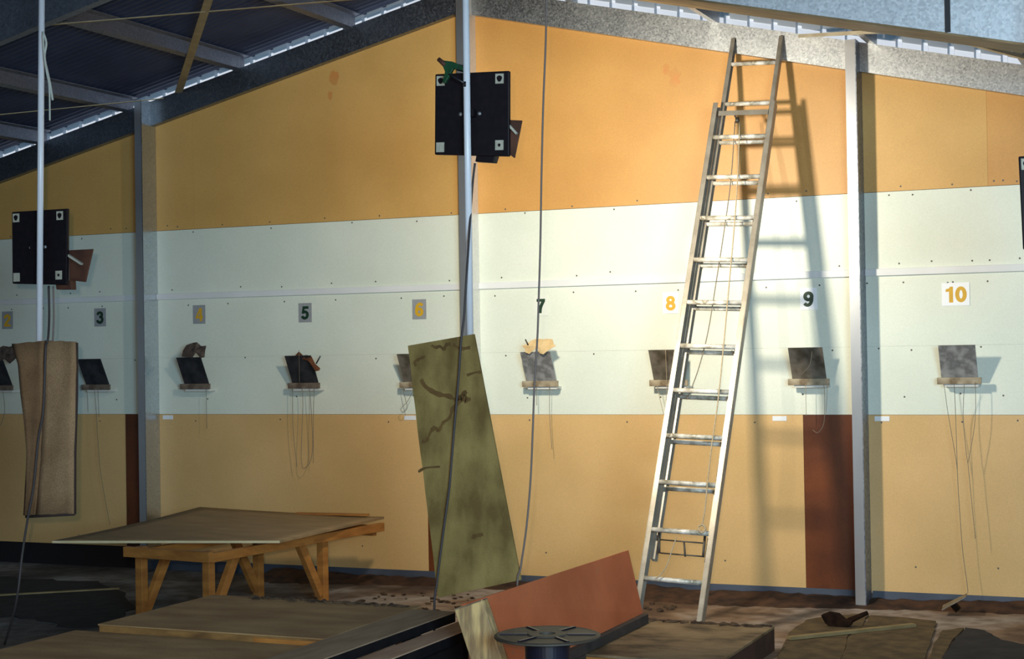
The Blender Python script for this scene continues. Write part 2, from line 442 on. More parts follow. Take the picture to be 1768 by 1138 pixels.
# columns: cold formed C sections standing in front of the end wall
for i, (xr, lab) in enumerate(zip(XC[:3], (
        'galvanised steel column between number plates 3 and 4',
        'galvanised steel column under the roof ridge, beside number plate 6',
        'galvanised steel column between number plates 9 and 10'))):
    w, d, t = .072, .2, .006
    ztop = zr(xr, .2 if i != 1 else .15)
    b = MB(); yb = -.0115
    b.box((xr - t, -d, FZ), (xr, yb, ztop))                       # web on the right
    b.box((xr - w, yb - t, FZ), (xr - t, yb, ztop))               # back flange
    b.box((xr - w, -d + t, FZ), (xr - w + t, -d + .02, ztop)); b.box((xr - w, yb - .02, FZ), (xr - w + t, yb - t, ztop))
    o = b.build('steel_column', ('galvanised_column', 'galvanised_web_lit', 'galvanised_web_shade')[i]); tag(o, lab, 'column', 'end wall columns')
    b = MB(); b.box((xr - w, -d, FZ), (xr - t - .0002, -d + t, ztop)); plabel(b.build('front_flange', 'flange_smooth', o, origin=WORLD[o.name]), 'dull front flange')

# end rafters and near portal rafters
def rafter(side, y0, y1, lo, hi, m, lab, group, xa=None):
    s = -1 if side == 'l' else 1
    xa = xa if xa else (XL0 if s < 0 else XR0); xi = AX + s * .002
    b = MB(); t = .006
    def slab(ya, yb, oa, ob): 
        b.hexa([(xi, ya, zr(xi, oa)), (xa, ya, zr(xa, oa)), (xa, yb, zr(xa, oa)), (xi, yb, zr(xi, oa))],
               [(xi, ya, zr(xi, ob)), (xa, ya, zr(xa, ob)), (xa, yb, zr(xa, ob)), (xi, yb, zr(xi, ob))])
    slab(y0, y0 + t, lo, hi); slab(y0 + t, y1, lo, lo + t); slab(y0 + t, y1, hi - t, hi)
    o = b.build('roof_rafter', m); return tag(o, lab, 'rafter', group)
rafter('l', -.075, -.012, 0, .2, 'galvanised_left_shade', 'sloping galvanised rafter along the top of the end wall, left of the ridge', 'end wall rafters')
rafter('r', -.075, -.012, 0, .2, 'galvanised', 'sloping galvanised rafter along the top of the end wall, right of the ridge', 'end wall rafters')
rafter('l', -2.95, -2.88, -.1017, .2, 'galvanised_shade', 'near rafter crossing the top left corner of the photo', 'near rafters')
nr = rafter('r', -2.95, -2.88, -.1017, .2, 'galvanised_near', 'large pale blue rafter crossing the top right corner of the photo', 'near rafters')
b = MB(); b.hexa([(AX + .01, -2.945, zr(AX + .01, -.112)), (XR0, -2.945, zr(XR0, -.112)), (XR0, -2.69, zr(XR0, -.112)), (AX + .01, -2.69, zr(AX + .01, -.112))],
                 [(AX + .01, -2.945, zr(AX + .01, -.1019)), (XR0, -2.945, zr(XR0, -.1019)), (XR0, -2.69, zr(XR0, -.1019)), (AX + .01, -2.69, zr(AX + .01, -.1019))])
plabel(b.build('bottom_flange', 'flange_ochre_sheen', nr, origin=WORLD[nr.name]), 'underside flange tinted with the ochre reflection')
p = aty(-2.96, 1636, 40)
b = MB(); b.box((p.x - .013, -2.958, zr(p.x, -.10)), (p.x + .013, -2.9505, zr(p.x, .2)))
o = b.build('joint_strip', 'dark_strip', nr, origin=WORLD[nr.name]); plabel(o, 'dark joint strip')

# purlins
pur = [(2.46, 'l'), (3.36, 'l'), (4.45, 'l'), (5.47, 'l'), (7.33, 'r'), (8.4, 'r'), (9.5, 'r'), (10.5, 'r')]
plab = {2.46: 'lowest roof purlin on the dark left slope', 3.36: 'roof purlin meeting the column between plates 3 and 4',
        4.45: 'second roof purlin from the ridge on the dark left slope', 5.47: 'topmost visible roof purlin on the dark left slope',
        7.33: 'roof purlin nearest the ridge on the right slope', 8.4: 'roof purlin above the ladder top',
        9.5: 'roof purlin above the column between plates 9 and 10', 10.5: 'roof purlin right of the column between plates 9 and 10'}
for x, s in pur:
    sg = -1 if s == 'l' else 1
    b = MB(); t = .006; y0, y1 = -2.86, -.004
    for (xa, xb, za, zb_) in ((x, x + t, .2, .3), (x - .05, x, .2, .206), (x + t, x + .05, .294, .3)):
        b.hexa([(xa, y0, zr(xa, za)), (xb, y0, zr(xb, za)), (xb, y1, zr(xb, za)), (xa, y1, zr(xa, za))],
               [(xa, y0, zr(xa, zb_)), (xb, y0, zr(xb, zb_)), (xb, y1, zr(xb, zb_)), (xa, y1, zr(xa, zb_))])
    tag(b.build('roof_purlin', 'galvanised_shade' if s == 'l' else 'galvanised'), plab[x], 'purlin', 'roof purlins')
# flat brace straps
for (xa, ya, xb, yb, w, lab) in (
        (6.33, -.08, 4.02, -2.64, .03, 'thin brace strap running long under the left roof slope'),
        (3.87, -.08, 6.1, -2.64, .06, 'wide tan brace strap hanging steeply under the left roof slope'),
        (3.72, -.08, 1.5, -2.64, .03, 'thin brace strap left of the column between plates 3 and 4'),
        (9.0, -.08, 11.45, -2.64, .035, 'pale brace strap over the column between plates 9 and 10'),
        (10.9, -.08, 8.5, -2.64, .03, 'brace strap crossing under the right roof slope')):
    b = MB(); b.bar((xa, ya, zr(xa, .185)), (xb, yb, zr(xb, .185)), w, .005 if xa < AX else .022)
    if w == .06:
        q = .36; pm = V((xa + (xb - xa) * .62, ya + (yb - ya) * .62, 0)); pm.z = zr(pm.x, .183)
        b.blob(pm, .016, 1, .05)
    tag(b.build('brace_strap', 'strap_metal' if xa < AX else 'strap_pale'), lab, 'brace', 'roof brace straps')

# ------------------------------------------------------------------ lamps hung on white poles
YP = -3.3
def pole(xtop, ytop, xbot, ybot, lab, r):
    a = aty(YP - .06, xbot, ybot); c = aty(YP - .06, xtop, ytop)
    d = (c - a).normalized(); top = a + d * ((zr(c.x, .1) - a.z) / d.z)
    b = MB(); b.tube([a, top], r, 16)
    o = b.build('hanging_pole', 'white_paint_metal'); tag(o, lab, 'pole', 'white hanging poles')
    return a, top
pole(72, 0, 68, 590, 'white pole hanging in front of number plate 2, behind the burlap', .0185)
pole(804, 0, 811.5, 583, 'white pole hanging in front of the ridge column', .0185)

def lamp_box(corners, lab, wing, lower, lit=False, hanger=False):
    tl, tr, br, bl = [aty(YP, *c) for c in corners]
    c = (tl + tr + br + bl) / 4
    t = thing('lamp_box', lab, 'lamp', (c.x, YP, min(bl.z, br.z)), 'black lamp boxes')
    b = MB(); b.prism([bl, br, tr, tl], (0, .024, 0)); b.build('housing', 'black_plastic', t, bevel=.006)
    ex = (tr - tl).normalized(); ez = (tl - bl).normalized()
    fy = V((0, -.004, 0))
    for k, (q, sx, sz) in enumerate(((tl, 1, -1), (tr, -1, -1), (br, -1, 1), (bl, 1, 1))):
        p0 = q + ex * sx * .012 + ez * sz * .012 + fy
        if k == 1: p0 = q + ex * sx * .03 + ez * sz * .014 + fy
        if k == 2: p0 = q + ex * sx * .032 + ez * sz * .034 + fy
        b = MB(); s_ = .047
        b.prism([p0, p0 + ex * sx * s_, p0 + ex * sx * s_ + ez * sz * s_ * 1.1, p0 + ez * sz * s_ * 1.1], (0, .0035, 0))
        if k != 3:
            b.mi = 1; cc = p0 + ex * sx * s_ * .5 + ez * sz * s_ * .55 + V((0, -.0012, 0)); rr = .0155 if k < 2 else .008
            b.face([cc + ex * rr * math.cos(a) * (1 + .2 * math.sin(3 * a)) + ez * rr * 1.1 * math.sin(a) for a in [i * math.pi / 5 for i in range(10)]])
        plabel(b.build('corner_pad', ['pale_pad', 'black_plastic'], t), 'pale square corner pad')
    for dx in (-.062, .048):
        b = MB(); b.blob(c + ex * dx + V((0, -.004 - .0, 0)) + ez * .0, (.011, .008, .011), 2, 0)
        b.build('bolt', 'bolt_grey', t)
    # bracket holding it on the pole
    b = MB(); b.box((c.x - .03, YP - .045, c.z - .02), (c.x + .03, YP - .001, c.z + .02)); b.build('pole_bracket', 'black_plastic', t)
    if wing:
        pts = [aty(YP + .035, *q) for q in wing]
        b = MB(); b.prism(pts, (0, .012, 0)); wg = b.build('side_flap', 'flap_brown', t, bevel=.002)
        a1 = (pts[0] * .8 + pts[3] * .2); a2 = pts[1] * .35 + pts[2] * .65
        b = MB(); b.bar(aty(YP + .02, wing[0][0] - 2, wing[0][1] + 8), aty(YP + .025, (wing[0][0] + wing[1][0]) / 2 + 2, wing[0][1] + 24), .022, .012)
        plabel(b.build('flap_arm', 'pale_pad', t), 'pale flap arm')
    if lower:
        pts = [aty(YP + .03, *q) for q in lower]
        b = MB(); b.prism(pts, (0, .05, 0)); b.build('junction_box', 'black_plastic' if lit else 'flap_brown', t, bevel=.004)
    b = MB(); q = [c + ex * a * .15 + ez * d * .17 + V((0, .0245, 0)) for a, d in ((-1, -1), (1, -1), (1, 1), (-1, 1))]
    b.prism(q, (0, .003, 0)); b.build('lamp_glass', 'lamp_glass' if lit else 'lamp_face', t)
    if hanger:
        b = MB(); b.tube([(c.x, YP - .06, c.z - .1), (c.x, YP - .06, zr(c.x, .1))], .0185, 16); plabel(b.build('pole', 'white_paint_metal', t), 'white hanging pole')
    return c
cC = lamp_box([(751, 128), (879, 122), (879, 270), (750, 267)], 'black square lamp box with green clamp, on the pole before the ridge column',
              [(880, 207), (901, 208), (888, 273), (877, 265)], [(822, 268), (856, 268), (852, 281), (820, 279)], True)
lamp_box([(20, 366), (116, 360), (115, 492), (21, 490)], 'black square lamp box before number plate 2, brown flap open beside it',
         [(119, 432), (160, 430), (147, 487), (119, 484)], [(95, 486), (122, 484), (123, 500), (97, 500)])
lamp_box([(1758, 270), (1887, 262), (1894, 436), (1766, 431)], 'black square lamp box cut off at the right picture edge, near plate 10', None, None, hanger=True)

L = bpy.data.lights.new('lamp_light', 'AREA'); L.energy = 90; L.color = (1, .90, .71); L.spread = math.radians(146); L.shape = 'RECTANGLE'; L.size = .2; L.size_y = .24
lo_ = bpy.data.objects.new('lamp_light', L); COL.objects.link(lo_)
lo_.location = (cC.x, YP + .08, cC.z); lo_.rotation_euler = V((0.13, 1, -.20)).to_track_quat('-Z', 'Y').to_euler()

# green spring clamp on the pole
yc = YP - .07
t = thing('spring_clamp', 'green spring clamp gripping the pole above the centre lamp box', 'clamp', aty(yc, 780, 145))
b = MB(); b.tube([aty(yc, 757, 102), aty(yc, 764, 108), aty(yc, 768, 113)], [.011, .013, .011], 10); plabel(b.build('handle', 'flap_brown', t), 'brown clamp handle')
b = MB(); b.prism([aty(yc, *q) for q in ((763, 104), (780, 106), (797, 113), (800, 122), (782, 119), (776, 130), (768, 144), (763, 142), (768, 124), (764, 114))], (0, .022, 0)); b.build('jaw', 'green_paint', t, bevel=.003)
b = MB(); b.tube([aty(yc - .005, 775, 128), aty(yc - .005, 804, 145)], .005, 8); plabel(b.build('screw_rod', 'steel_dark', t), 'dark screw rod')
b = MB(); b.tube([aty(yc - .005, 803, 141), aty(yc - .005, 803, 150)], .008, 8); b.build('screw_pad', 'rubber_black', t)
b = MB(); b.bar(aty(yc + .01, 790, 116), aty(yc + .04, 806, 120), .03, .03); b.build('grip', 'black_plastic', t)

# pale rope knotted on the left pole
b = MB(); yr = YP - .085
b.tube(smooth_path([aty(yr, *q) for q in ((74, 55), (80, 74), (77, 98), (82, 124), (87, 148), (91, 173))], 4), .0065, 8)
b.tube(smooth_path([aty(yr - .008, *q) for q in ((74, 58), (76, 90), (80, 122), (85, 150), (86, 208))], 4), .0055, 8)
tag(b.build('rope', 'rope_white'), 'pale rope ends dangling from the top of the left white pole', 'rope')

# ------------------------------------------------------------------ sheets hung under the lamps
YB = YP - .13
# burlap strip folded over
t = thing('burlap_sheet', 'folded brown burlap sheet hanging below the left lamp box', 'sheet', aty(YB, 85, 893))
def strip_mesh(lefts, rights, y, nx=6, th=.018, amp=.006, seed=1):
    rr = random.Random(seed); rows = []
    for (l, r_) in zip(lefts, rights):
        a, c = aty(y, *l), aty(y, *r_)
        rows.append([a.lerp(c, i / nx) + V((0, -amp * math.sin(i * 1.3 + l[1] * .02) + rr.uniform(-.002, .002), rr.uniform(-.003, .003))) for i in range(nx + 1)])
    return rows
lf = [(22, 594), (33, 630), (38, 680), (44, 730), (47, 780), (45, 840), (42, 890)]
md = [(78, 588), (76, 630), (77, 680), (76, 730), (72, 780), (66, 840), (62, 888)]
rt = [(131, 590), (132, 630), (131, 680), (130, 730), (128, 780), (128, 840), (128, 887)]
b = MB(); b.grid(strip_mesh(lf, md, YB, 6)); plabel(b.build('front_fold', 'burlap_dark', t, solid=.02), 'darker brown fold')
b = MB(); b.grid(strip_mesh(md, rt, YB + .004, 6, seed=3)); plabel(b.build('back_fold', 'burlap_light', t, solid=.02), 'lighter beige fold')
b = MB()
b.tube([aty(YB + .012, 131.5, 592), aty(YB + .012, 131.5, 680), aty(YB + .012, 128.5, 780), aty(YB + .012, 128, 888)], .012, 6)
b.tube([aty(YB + .012, 45, 892), aty(YB + .012, 128, 888)], .01, 6)
b.tube([aty(YB + .012, 22, 596), aty(YB + .012, 34, 632), aty(YB + .012, 45, 740), aty(YB + .012, 48, 780), aty(YB + .012, 42, 890)], .006, 6)
plabel(b.build('shade_edge', 'burlap_shade', t), 'dark edge painting the shade along the burlap')  # dark tubes paint the shade along the burlap edges

# stained board
YO = YP - .14
tl, tr, br, bl = [aty(YO, *q) for q in ((705, 597), (819, 577), (900, 1001), (757, 1032))]
t = thing('stained_board', 'tall stained olive board hanging askew before the ridge column', 'board', bl)
b = MB(); rows = []
for i in range(13):
    v = i / 12; a = tl.lerp(bl, v); c = tr.lerp(br, v); rows.append([a.lerp(c, u / 6) + (V((random.uniform(-.003, .003), 0, 0)) if u in (0,) else V((0, 0, 0))) for u in range(7)])
b.grid(rows, smooth=False); b.build('sheet', 'stained_ply', t, solid=.014)
yo = YO - .0085
def ribbon(pts, w):
    b = MB()
    pts = [aty(yo, *q) for q in pts]; pts = smooth_path(pts, 4); A, B = [], []
    for i, p in enumerate(pts):
        t_ = (pts[min(i + 1, len(pts) - 1)] - pts[max(i - 1, 0)]).normalized(); n_ = V((-t_.z, 0, t_.x))
        ww = w * 1.5 * (.6 + .8 * random.random()); A.append(p + n_ * ww); B.append(p - n_ * ww)
    b.grid([A, B], smooth=False)
    plabel(b.build('stain', 'stain_brown', t), 'brown water stain')
ribbon([(727, 655), (735, 668), (755, 680), (775, 684), (788, 690), (800, 680), (806, 676)], .007)
ribbon([(800, 678), (792, 695), (782, 705), (776, 722), (765, 730), (757, 745), (752, 738), (744, 745), (736, 762), (728, 762)], .006)
ribbon([(790, 684), (796, 690), (804, 688), (808, 694)], .012)
ribbon([(718, 632), (716, 625), (724, 620), (734, 615)], .005)
ribbon([(745, 596), (752, 600), (760, 598), (766, 604), (770, 596), (778, 594)], .006)
ribbon([(782, 594), (795, 602), (812, 600)], .005)
ribbon([(806, 648), (822, 643), (831, 643)], .005)
ribbon([(722, 815), (735, 808), (760, 806)], .004)
ribbon([(815, 930), (822, 925), (834, 923)], .006)


# ------------------------------------------------------------------ cables
def cable(name, pts, r, m, lab, cat='cable'):
    b = MB(); b.tube(smooth_path(pts, 6), r, 8); return tag(b.build(name, m), lab, cat, 'cables')
yk = YB - .03
cable('cable', [aty(YP + .0, 84, 494), aty(YP - .06, 85, 545), aty(yk, 83, 585), aty(yk, 79, 600), aty(yk, 77, 660), aty(yk, 74, 715), aty(yk, 66, 760), aty(yk, 58, 840), aty(yk, 48, 895), aty(yk, 38, 960), aty(yk - .02, 28, 1040), atz(FZ + .008, 8, 1112)],
        .0068, 'cable_dark', 'grey cable running from the left lamp box down over the burlap')
cable('cable', [aty(YP + .02, 92, 494), aty(YP + .02, 93, 545), aty(YP + .02, 91, 592)], .005, 'cable_grey', 'short second cable under the left lamp box, behind the burlap')
yk = YO - .03
cable('cable', [aty(YP + .0, 820, 282), aty(YP - .02, 815, 330), aty(yk, 806, 470), aty(yk, 803, 520), aty(yk, 801, 550), aty(yk, 796, 590), aty(yk, 792, 650), aty(yk, 786, 720), aty(yk, 781, 780), aty(yk, 776, 840), aty(yk, 768, 900), aty(yk, 760, 960), aty(yk, 754, 1010), aty(yk, 750, 1046), V((aty(yk, 749, 1060).x, yk, FZ + .006))],
      .006, 'cable_dark', 'grey cable hanging down the face of the stained board')
yk = YO - .02
cable('cable', [aty(yk, 947, -60), aty(yk, 944, 0), aty(yk, 942, 80), aty(yk, 938, 180), aty(yk, 935, 300), aty(yk, 933, 420), aty(yk, 930, 520), aty(yk, 928, 580), aty(yk, 923, 660), aty(yk, 920, 740), aty(yk, 916, 830), aty(yk, 909, 910), aty(yk, 899, 980), aty(yk, 893, 1016), V((aty(yk, 891, 1030).x, yk, FZ + .008))],
        .0055, 'cable_grey', 'long thin cable hanging from the roof across number plate 7')

# ------------------------------------------------------------------ number plates
NUMX = {2: (13, 553), 3: (173, 548), 4: (344, 543), 5: (527, 540), 6: (724, 534), 7: (934, 528), 8: (1158, 523), 9: (1396, 516), 10: (1650, 508)}
def ell(cx, cy, rx, ry, n=28): return [(cx + rx * math.cos(2 * math.pi * k / n), cy + ry * math.sin(2 * math.pi * k / n)) for k in range(n + 1)]
def flip(p): return [(.62 - x, 1 - y) for x, y in p]
SIX = [('r', ell(.31, .325, .195, .215), .22), ('s', [(.125, .36), (.13, .56), (.19, .77), (.31, .885), (.44, .88), (.545, .77)], .21)]
DIG = {
    '0': [('r', ell(.31, .5, .205, .39), .22)],
    '1': [('p', [(.24, 0), (.46, 0), (.46, 1), (.30, 1), (.24, .89), (.06, .84), (.06, .67), (.24, .69)])],
    '2': [('s', [(.10, .66), (.13, .80), (.24, .88), (.36, .885), (.48, .81), (.495, .67), (.42, .52), (.28, .37), (.16, .22), (.12, .1)], .22), ('p', [(.02, 0), (.61, 0), (.61, .2), (.02, .2)])],
    '3': [('s', [(.10, .71), (.16, .845), (.30, .89), (.45, .83), (.475, .69), (.40, .575), (.25, .55)], .21), ('s', [(.25, .555), (.42, .525), (.50, .40), (.49, .24), (.38, .12), (.24, .115), (.12, .19), (.08, .31)], .22)],
    '4': [('p', [(.36, 0), (.57, 0), (.57, 1), (.36, 1)]), ('p', [(0, .21), (.66, .21), (.66, .39), (0, .39)]), ('p', [(0, .30), (.17, .30), (.50, 1), (.34, 1)])],
    '5': [('p', [(.13, .80), (.58, .80), (.58, 1), (.13, 1)]), ('p', [(.13, 1), (.30, 1), (.25, .45), (.05, .45)]), ('s', [(.12, .50), (.22, .575), (.36, .57), (.475, .47), (.485, .30), (.41, .155), (.27, .11), (.15, .16), (.085, .28)], .21)],
    '6': SIX,
    '7': [('p', [(.03, .80), (.60, .80), (.60, 1), (.03, 1)]), ('s', [(.50, .86), (.38, .62), (.28, .34), (.245, 0)], .22)],
    '8': [('r', ell(.31, .715, .175, .175), .205), ('r', ell(.31, .305, .205, .20), .215)],
    '9': [(a, flip(p), w) for a, p, w in SIX],
}
def digit_mesh(b, txt, h, cx, y, cz, sx=1.0):
    n = 0; wtot = .62 * len(txt) - (.04 if len(txt) > 1 else 0)
    for ci, ch in enumerate(txt):
        ox = ci * .58 - wtot / 2
        for st in DIG[ch]:
            yy = y - .0001 * n; n += 1
            P = lambda q: V((cx + (q[0] + ox) * h * sx, yy, cz + (q[1] - .5) * h))
            if st[0] == 'p': b.face([P(q) for q in st[1]]); continue
            pts = [V((x, z, 0)) for x, z in st[1]]; w = st[2] / 2
            if st[0] == 's': pts = smooth_path(pts, 5)
            A, B = [], []
            for i_, p_ in enumerate(pts):
                if st[0] == 'r': t_ = pts[(i_ + 1) % (len(pts) - 1)] - pts[(i_ - 1) % (len(pts) - 1)]
                else: t_ = pts[min(i_ + 1, len(pts) - 1)] - pts[max(i_ - 1, 0)]
                t_.normalize(); nn = V((-t_.y, t_.x, 0)) * w
                A.append(P(p_ + nn)); B.append(P(p_ - nn))
            b.grid([A, B], smooth=False)
for k, (px, py) in NUMX.items():
    c = aty(-.012, px, py); w = .18 if k == 10 else .118; h = .152
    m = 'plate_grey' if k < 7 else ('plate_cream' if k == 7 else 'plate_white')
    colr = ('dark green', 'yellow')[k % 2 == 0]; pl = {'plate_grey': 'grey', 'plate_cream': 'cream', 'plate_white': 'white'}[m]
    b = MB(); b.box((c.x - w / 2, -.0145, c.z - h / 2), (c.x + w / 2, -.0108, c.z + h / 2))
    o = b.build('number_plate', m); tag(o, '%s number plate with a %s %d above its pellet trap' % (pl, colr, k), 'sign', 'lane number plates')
    b = MB(); digit_mesh(b, str(k), .106, c.x, -.0151, c.z - .002, 1.12 if k != 4 else 1.0)
    b.build('numeral', 'digit_yellow' if k % 2 == 0 else 'digit_green', o, origin=WORLD[o.name])

# ------------------------------------------------------------------ pellet traps
STR = {
    2: [[(5, 676), (8, 710), (1, 735)]],
    3: [[(163, 674), (166, 710), (172, 800), (181, 860), (190, 906)], [(150, 672), (152, 712)], [(169, 674), (171, 720)]],
    4: [[(356, 672), (357, 740)]],
    5: [[(521, 664), (523, 700), (520, 780), (522, 806), (527, 808), (536, 796), (540, 770), (538, 720), (534, 664)], [(505, 664), (506, 740), (513, 806)], [(516, 604), (517, 664)], [(543, 664), (541, 720), (541, 800)]],
    6: [[(695, 666), (700, 690), (703, 704), (696, 712), (692, 706), (703, 694), (712, 678)]],
    7: [[(949, 664), (949, 720), (953, 776)], [(926, 664), (927, 700)]],
    8: [[(1149, 603), (1151, 664), (1149, 716)], [(1134, 666), (1142, 700), (1146, 716)], [(1155, 666), (1153, 716)]],
    9: [[(1391, 664), (1392, 718)], [(1423, 662), (1424, 700), (1422, 732), (1412, 747), (1403, 742)], [(1429, 660), (1426, 715)], [(1384, 646), (1398, 630), (1402, 606)]],
    10: [[(1647, 655), (1650, 720), (1653, 815), (1656, 870), (1662, 950), (1670, 1010), (1671, 1024)], [(1630, 664), (1637, 715), (1650, 790), (1653, 815)], [(1665, 664), (1663, 720), (1668, 780), (1671, 800), (1677, 860), (1684, 930)], [(1684, 660), (1684, 720), (1677, 770), (1671, 800)]],
}
PLM = {2: 'steel_dark', 3: 'steel_dark', 4: 'steel_dark', 5: 'steel_dark', 6: 'steel_mid', 7: 'steel_pale', 8: 'steel_mid', 9: 'steel_mid', 10: 'steel_pale'}
TL_ = {2: 'pellet trap under number 2, half behind the burlap', 3: 'bare dark pellet trap under number 3', 4: 'dark pellet trap under number 4 with a ragged card on top',
       5: 'dark pellet trap under number 5 with long looped strings', 6: 'pellet trap under number 6, half hidden by the stained board', 7: 'grey pellet trap under number 7 with a torn tan card',
       8: 'brown pellet trap under number 8, partly behind the ladder', 9: 'dark pellet trap under number 9 right of the ladder', 10: 'pale grey pellet trap under number 10 with trailing strings'}
proto = {}
for k in NUMX:
    X = k + .02 + (.03 if k in (3, 5, 7) else 0) * .5
    t = thing('pellet_trap', TL_[k], 'target trap', (X, -.011, 1.43), 'pellet traps')
    first = not proto
    if first:
        b = MB(); b.hexa([(X - .118, -.095, 1.492), (X + .118, -.095, 1.492), (X + .118, -.098, 1.487), (X - .118, -.098, 1.487)],
                         [(X - .118, -.205, 1.702), (X + .118, -.205, 1.702), (X + .118, -.209, 1.700), (X - .118, -.209, 1.700)])
        proto['back_plate'] = b.build('back_plate', 'steel_dark', t)
        b = MB(); b.box((X - .142, -.128, 1.444), (X + .142, -.110, 1.488)); proto['tray_front'] = b.build('tray_front', 'tray_dark', t, bevel=.003)
        b = MB(); b.box((X - .105, -.1095, 1.426), (X + .125, -.0115, 1.446))
        proto['tray'] = b.build('tray', 'tray_white', t, bevel=.002)
    else:
        for nm, s_ in proto.items():
            o = s_.copy(); COL.objects.link(o); o.parent = t; o.location = s_.location
            if nm == 'tray_front' and k >= 6:
                o.data = s_.data.copy(); o.data.materials[0] = MATS['tray_wood']
            if nm == 'back_plate':
                o.data = s_.data.copy(); o.data.materials[0] = MATS[PLM[k]]
    for pth in STR[k]:
        b = MB(); b.tube(smooth_path([aty(-.135 if q[1] > 656 else -.232, *q) for q in pth], 4), .0019, 6)
        b.build('string', 'string_tan' if k in (8, 9) else 'string_grey', t)

# stains of shot on the pale plates are the steel's own mottling; the torn cards rest on the traps
def card(pts, y, m, lab, th=.004, fold=.02):
    P = [aty(y + random.uniform(-fold, fold), *q) for q in pts]
    c = sum(P, V((0, 0, 0))) / len(P); b = MB()
    n_ = len(P)
    A = [b.bm.verts.new(p) for p in P]; cv = b.bm.verts.new(c + V((0, -fold, 0)))
    for i in range(n_): b.bm.faces.new([A[i], A[(i + 1) % n_], cv])
    return tag(b.build('torn_card', m, solid=th), lab, 'card', 'torn target cards')
card([(314, 616), (316, 606), (322, 596), (334, 592), (340, 591), (348, 598), (356, 597), (354, 606), (353, 617), (346, 618), (340, 606), (332, 618)], -.215, 'card_dark', 'ragged dark card on top of the trap under number 4')
card([(0, 600), (6, 597), (16, 599), (27, 596), (33, 605), (32, 614), (24, 622), (17, 628), (8, 620), (0, 624)], -.215, 'card_dark', 'crumpled dark card on the trap under number 2')
card([(509, 615), (516, 607), (522, 614), (530, 613), (538, 616), (544, 628), (553, 636), (551, 640), (545, 641), (540, 630), (530, 622)], -.196, 'card_rust', 'rust brown card scraps behind the trap plate under number 5', fold=.008)
card([(901, 597), (908, 595), (918, 588), (927, 585), (938, 586), (947, 585), (954, 586), (956, 594), (960, 597), (951, 602), (944, 607), (938, 612), (932, 610), (928, 601), (923, 596), (918, 607), (914, 611), (908, 609), (906, 602)], -.23, 'card_tan', 'torn tan card folded over the trap under number 7', fold=.012)
for (a, c, m, lab) in (((907, 586), (912, 596), 'iron', 'nail stuck through the torn tan card'), ((553, 615), (546, 628), 'steel_dark', 'nail leaning out behind the trap under number 5')):
    b = MB(); b.tube([aty(-.245 if m == 'iron' else -.2, *a), aty(-.235 if m == 'iron' else -.19, *c)], .0055, 8); tag(b.build('nail', m), lab, 'nail')

# ------------------------------------------------------------------ extension ladder
tilt = math.radians(2.4)
r_ = V((math.cos(tilt), 0, -math.sin(tilt)))
WB, WF = .395, .338
Br = V((8.738, -1.779, .121)); Tc = V((8.726, -.068, 3.85))
Bc = Br - r_ * (WB / 2)
n_ = V((0, -1, .4)).normalized()
for _ in range(4):
    u_ = (Tc - (Bc - n_ * .068)).normalized(); u_ = (u_ - r_ * u_.dot(r_)).normalized(); n_ = r_.cross(u_); 
    n_ = n_ if n_.y < 0 else -n_
F0 = Bc - n_ * .068                       # fly axis at foot level
Ltot = (Tc - F0).dot(u_)
ext = (F0.z - FZ) / u_.z                  # run the base rails down to the floor
def s_of(px, py, off):
    """distance along the ladder of the point of the ladder plane seen at (px, py)"""
    d = F * FPX + RR * (px - IW / 2) - UU * (py - IH / 2); o0 = F0 + n_ * off
    t_ = (o0 - CAM).dot(n_) / d.dot(n_); return (CAM + d * t_ - o0).dot(u_)
s1 = s_of(1166, 1004, .068); s11 = s_of(1288, 238, .068); sp = (s11 - s1) / 10
f1 = s_of(1310, 109, 0)
footP = F0 + n_ * .068 - u_ * ((F0 + n_ * .068).z - FZ) / u_.z
lad = thing('extension_ladder', 'two section aluminium extension ladder leaning on the wall over number 9', 'ladder', footP)
baseTop = s_of(1255, 181, .068); footS = (footP - (F0 + n_ * .068)).dot(u_)
def rail(side, w, off, sa, sb, depth, fw, nm):
    c = F0 + n_ * off + r_ * side * (w / 2); t_ = .004
    a, d = c + u_ * sa, c + u_ * sb; b = MB()
    ins = -side                                # channel opens inwards
    b.bar(a + r_ * side * (fw / 2), d + r_ * side * (fw / 2), t_, depth, side=r_)
    for e in (-1, 1):
        b.bar(a + n_ * e * (depth / 2 - t_ / 2), d + n_ * e * (depth / 2 - t_ / 2), fw, t_, side=r_)
    return b.build(nm, 'alloy', lad)
for s in (-1, 1):
    rb = rail(s, WB, .068, footS + .02, baseTop, .068, .03, 'base_rail')
    b = MB(); c = F0 + n_ * .068 + r_ * s * (WB / 2); b.bar(c + u_ * footS, c + u_ * (footS + .03), .036, .074, side=r_)
    plabel(b.build('foot', 'rubber_black', lad), 'dark ladder foot')
flyBot = s1 + sp * .45
for s in (-1, 1):
    rail(s, WF, 0, flyBot, Ltot, .055, .026, 'fly_rail')
    b = MB(); c = F0 + r_ * s * (WF / 2) + u_ * Ltot; b.blob(c, (.017, .026, .02), 2, .05); plabel(b.build('tip_cap', 'rubber_black', lad), 'dark rail tip cap')
for i in range(12):
    s_ = s1 + sp * i
    if s_ > baseTop - .02: break
    c = F0 + n_ * .085 + u_ * s_; b = MB(); b.tube([c - r_ * (WB / 2 - .01), c + r_ * (WB / 2 - .01)], .0155, 12); b.build('rung', 'alloy_rung_lit', lad)
for py_ in (109, 178.5, 245.5, 316, 387, 458.5, 533, 609, 687, 765, 846):
    s_ = s_of(1312 - (py_ - 109) * .1646, py_, .012)
    c = F0 + n_ * .012 + u_ * s_; b = MB(); b.tube([c - r_ * (WF / 2 - .008), c + r_ * (WF / 2 - .008)], .0145, 12); b.build('rung', 'alloy_rung_lit', lad)
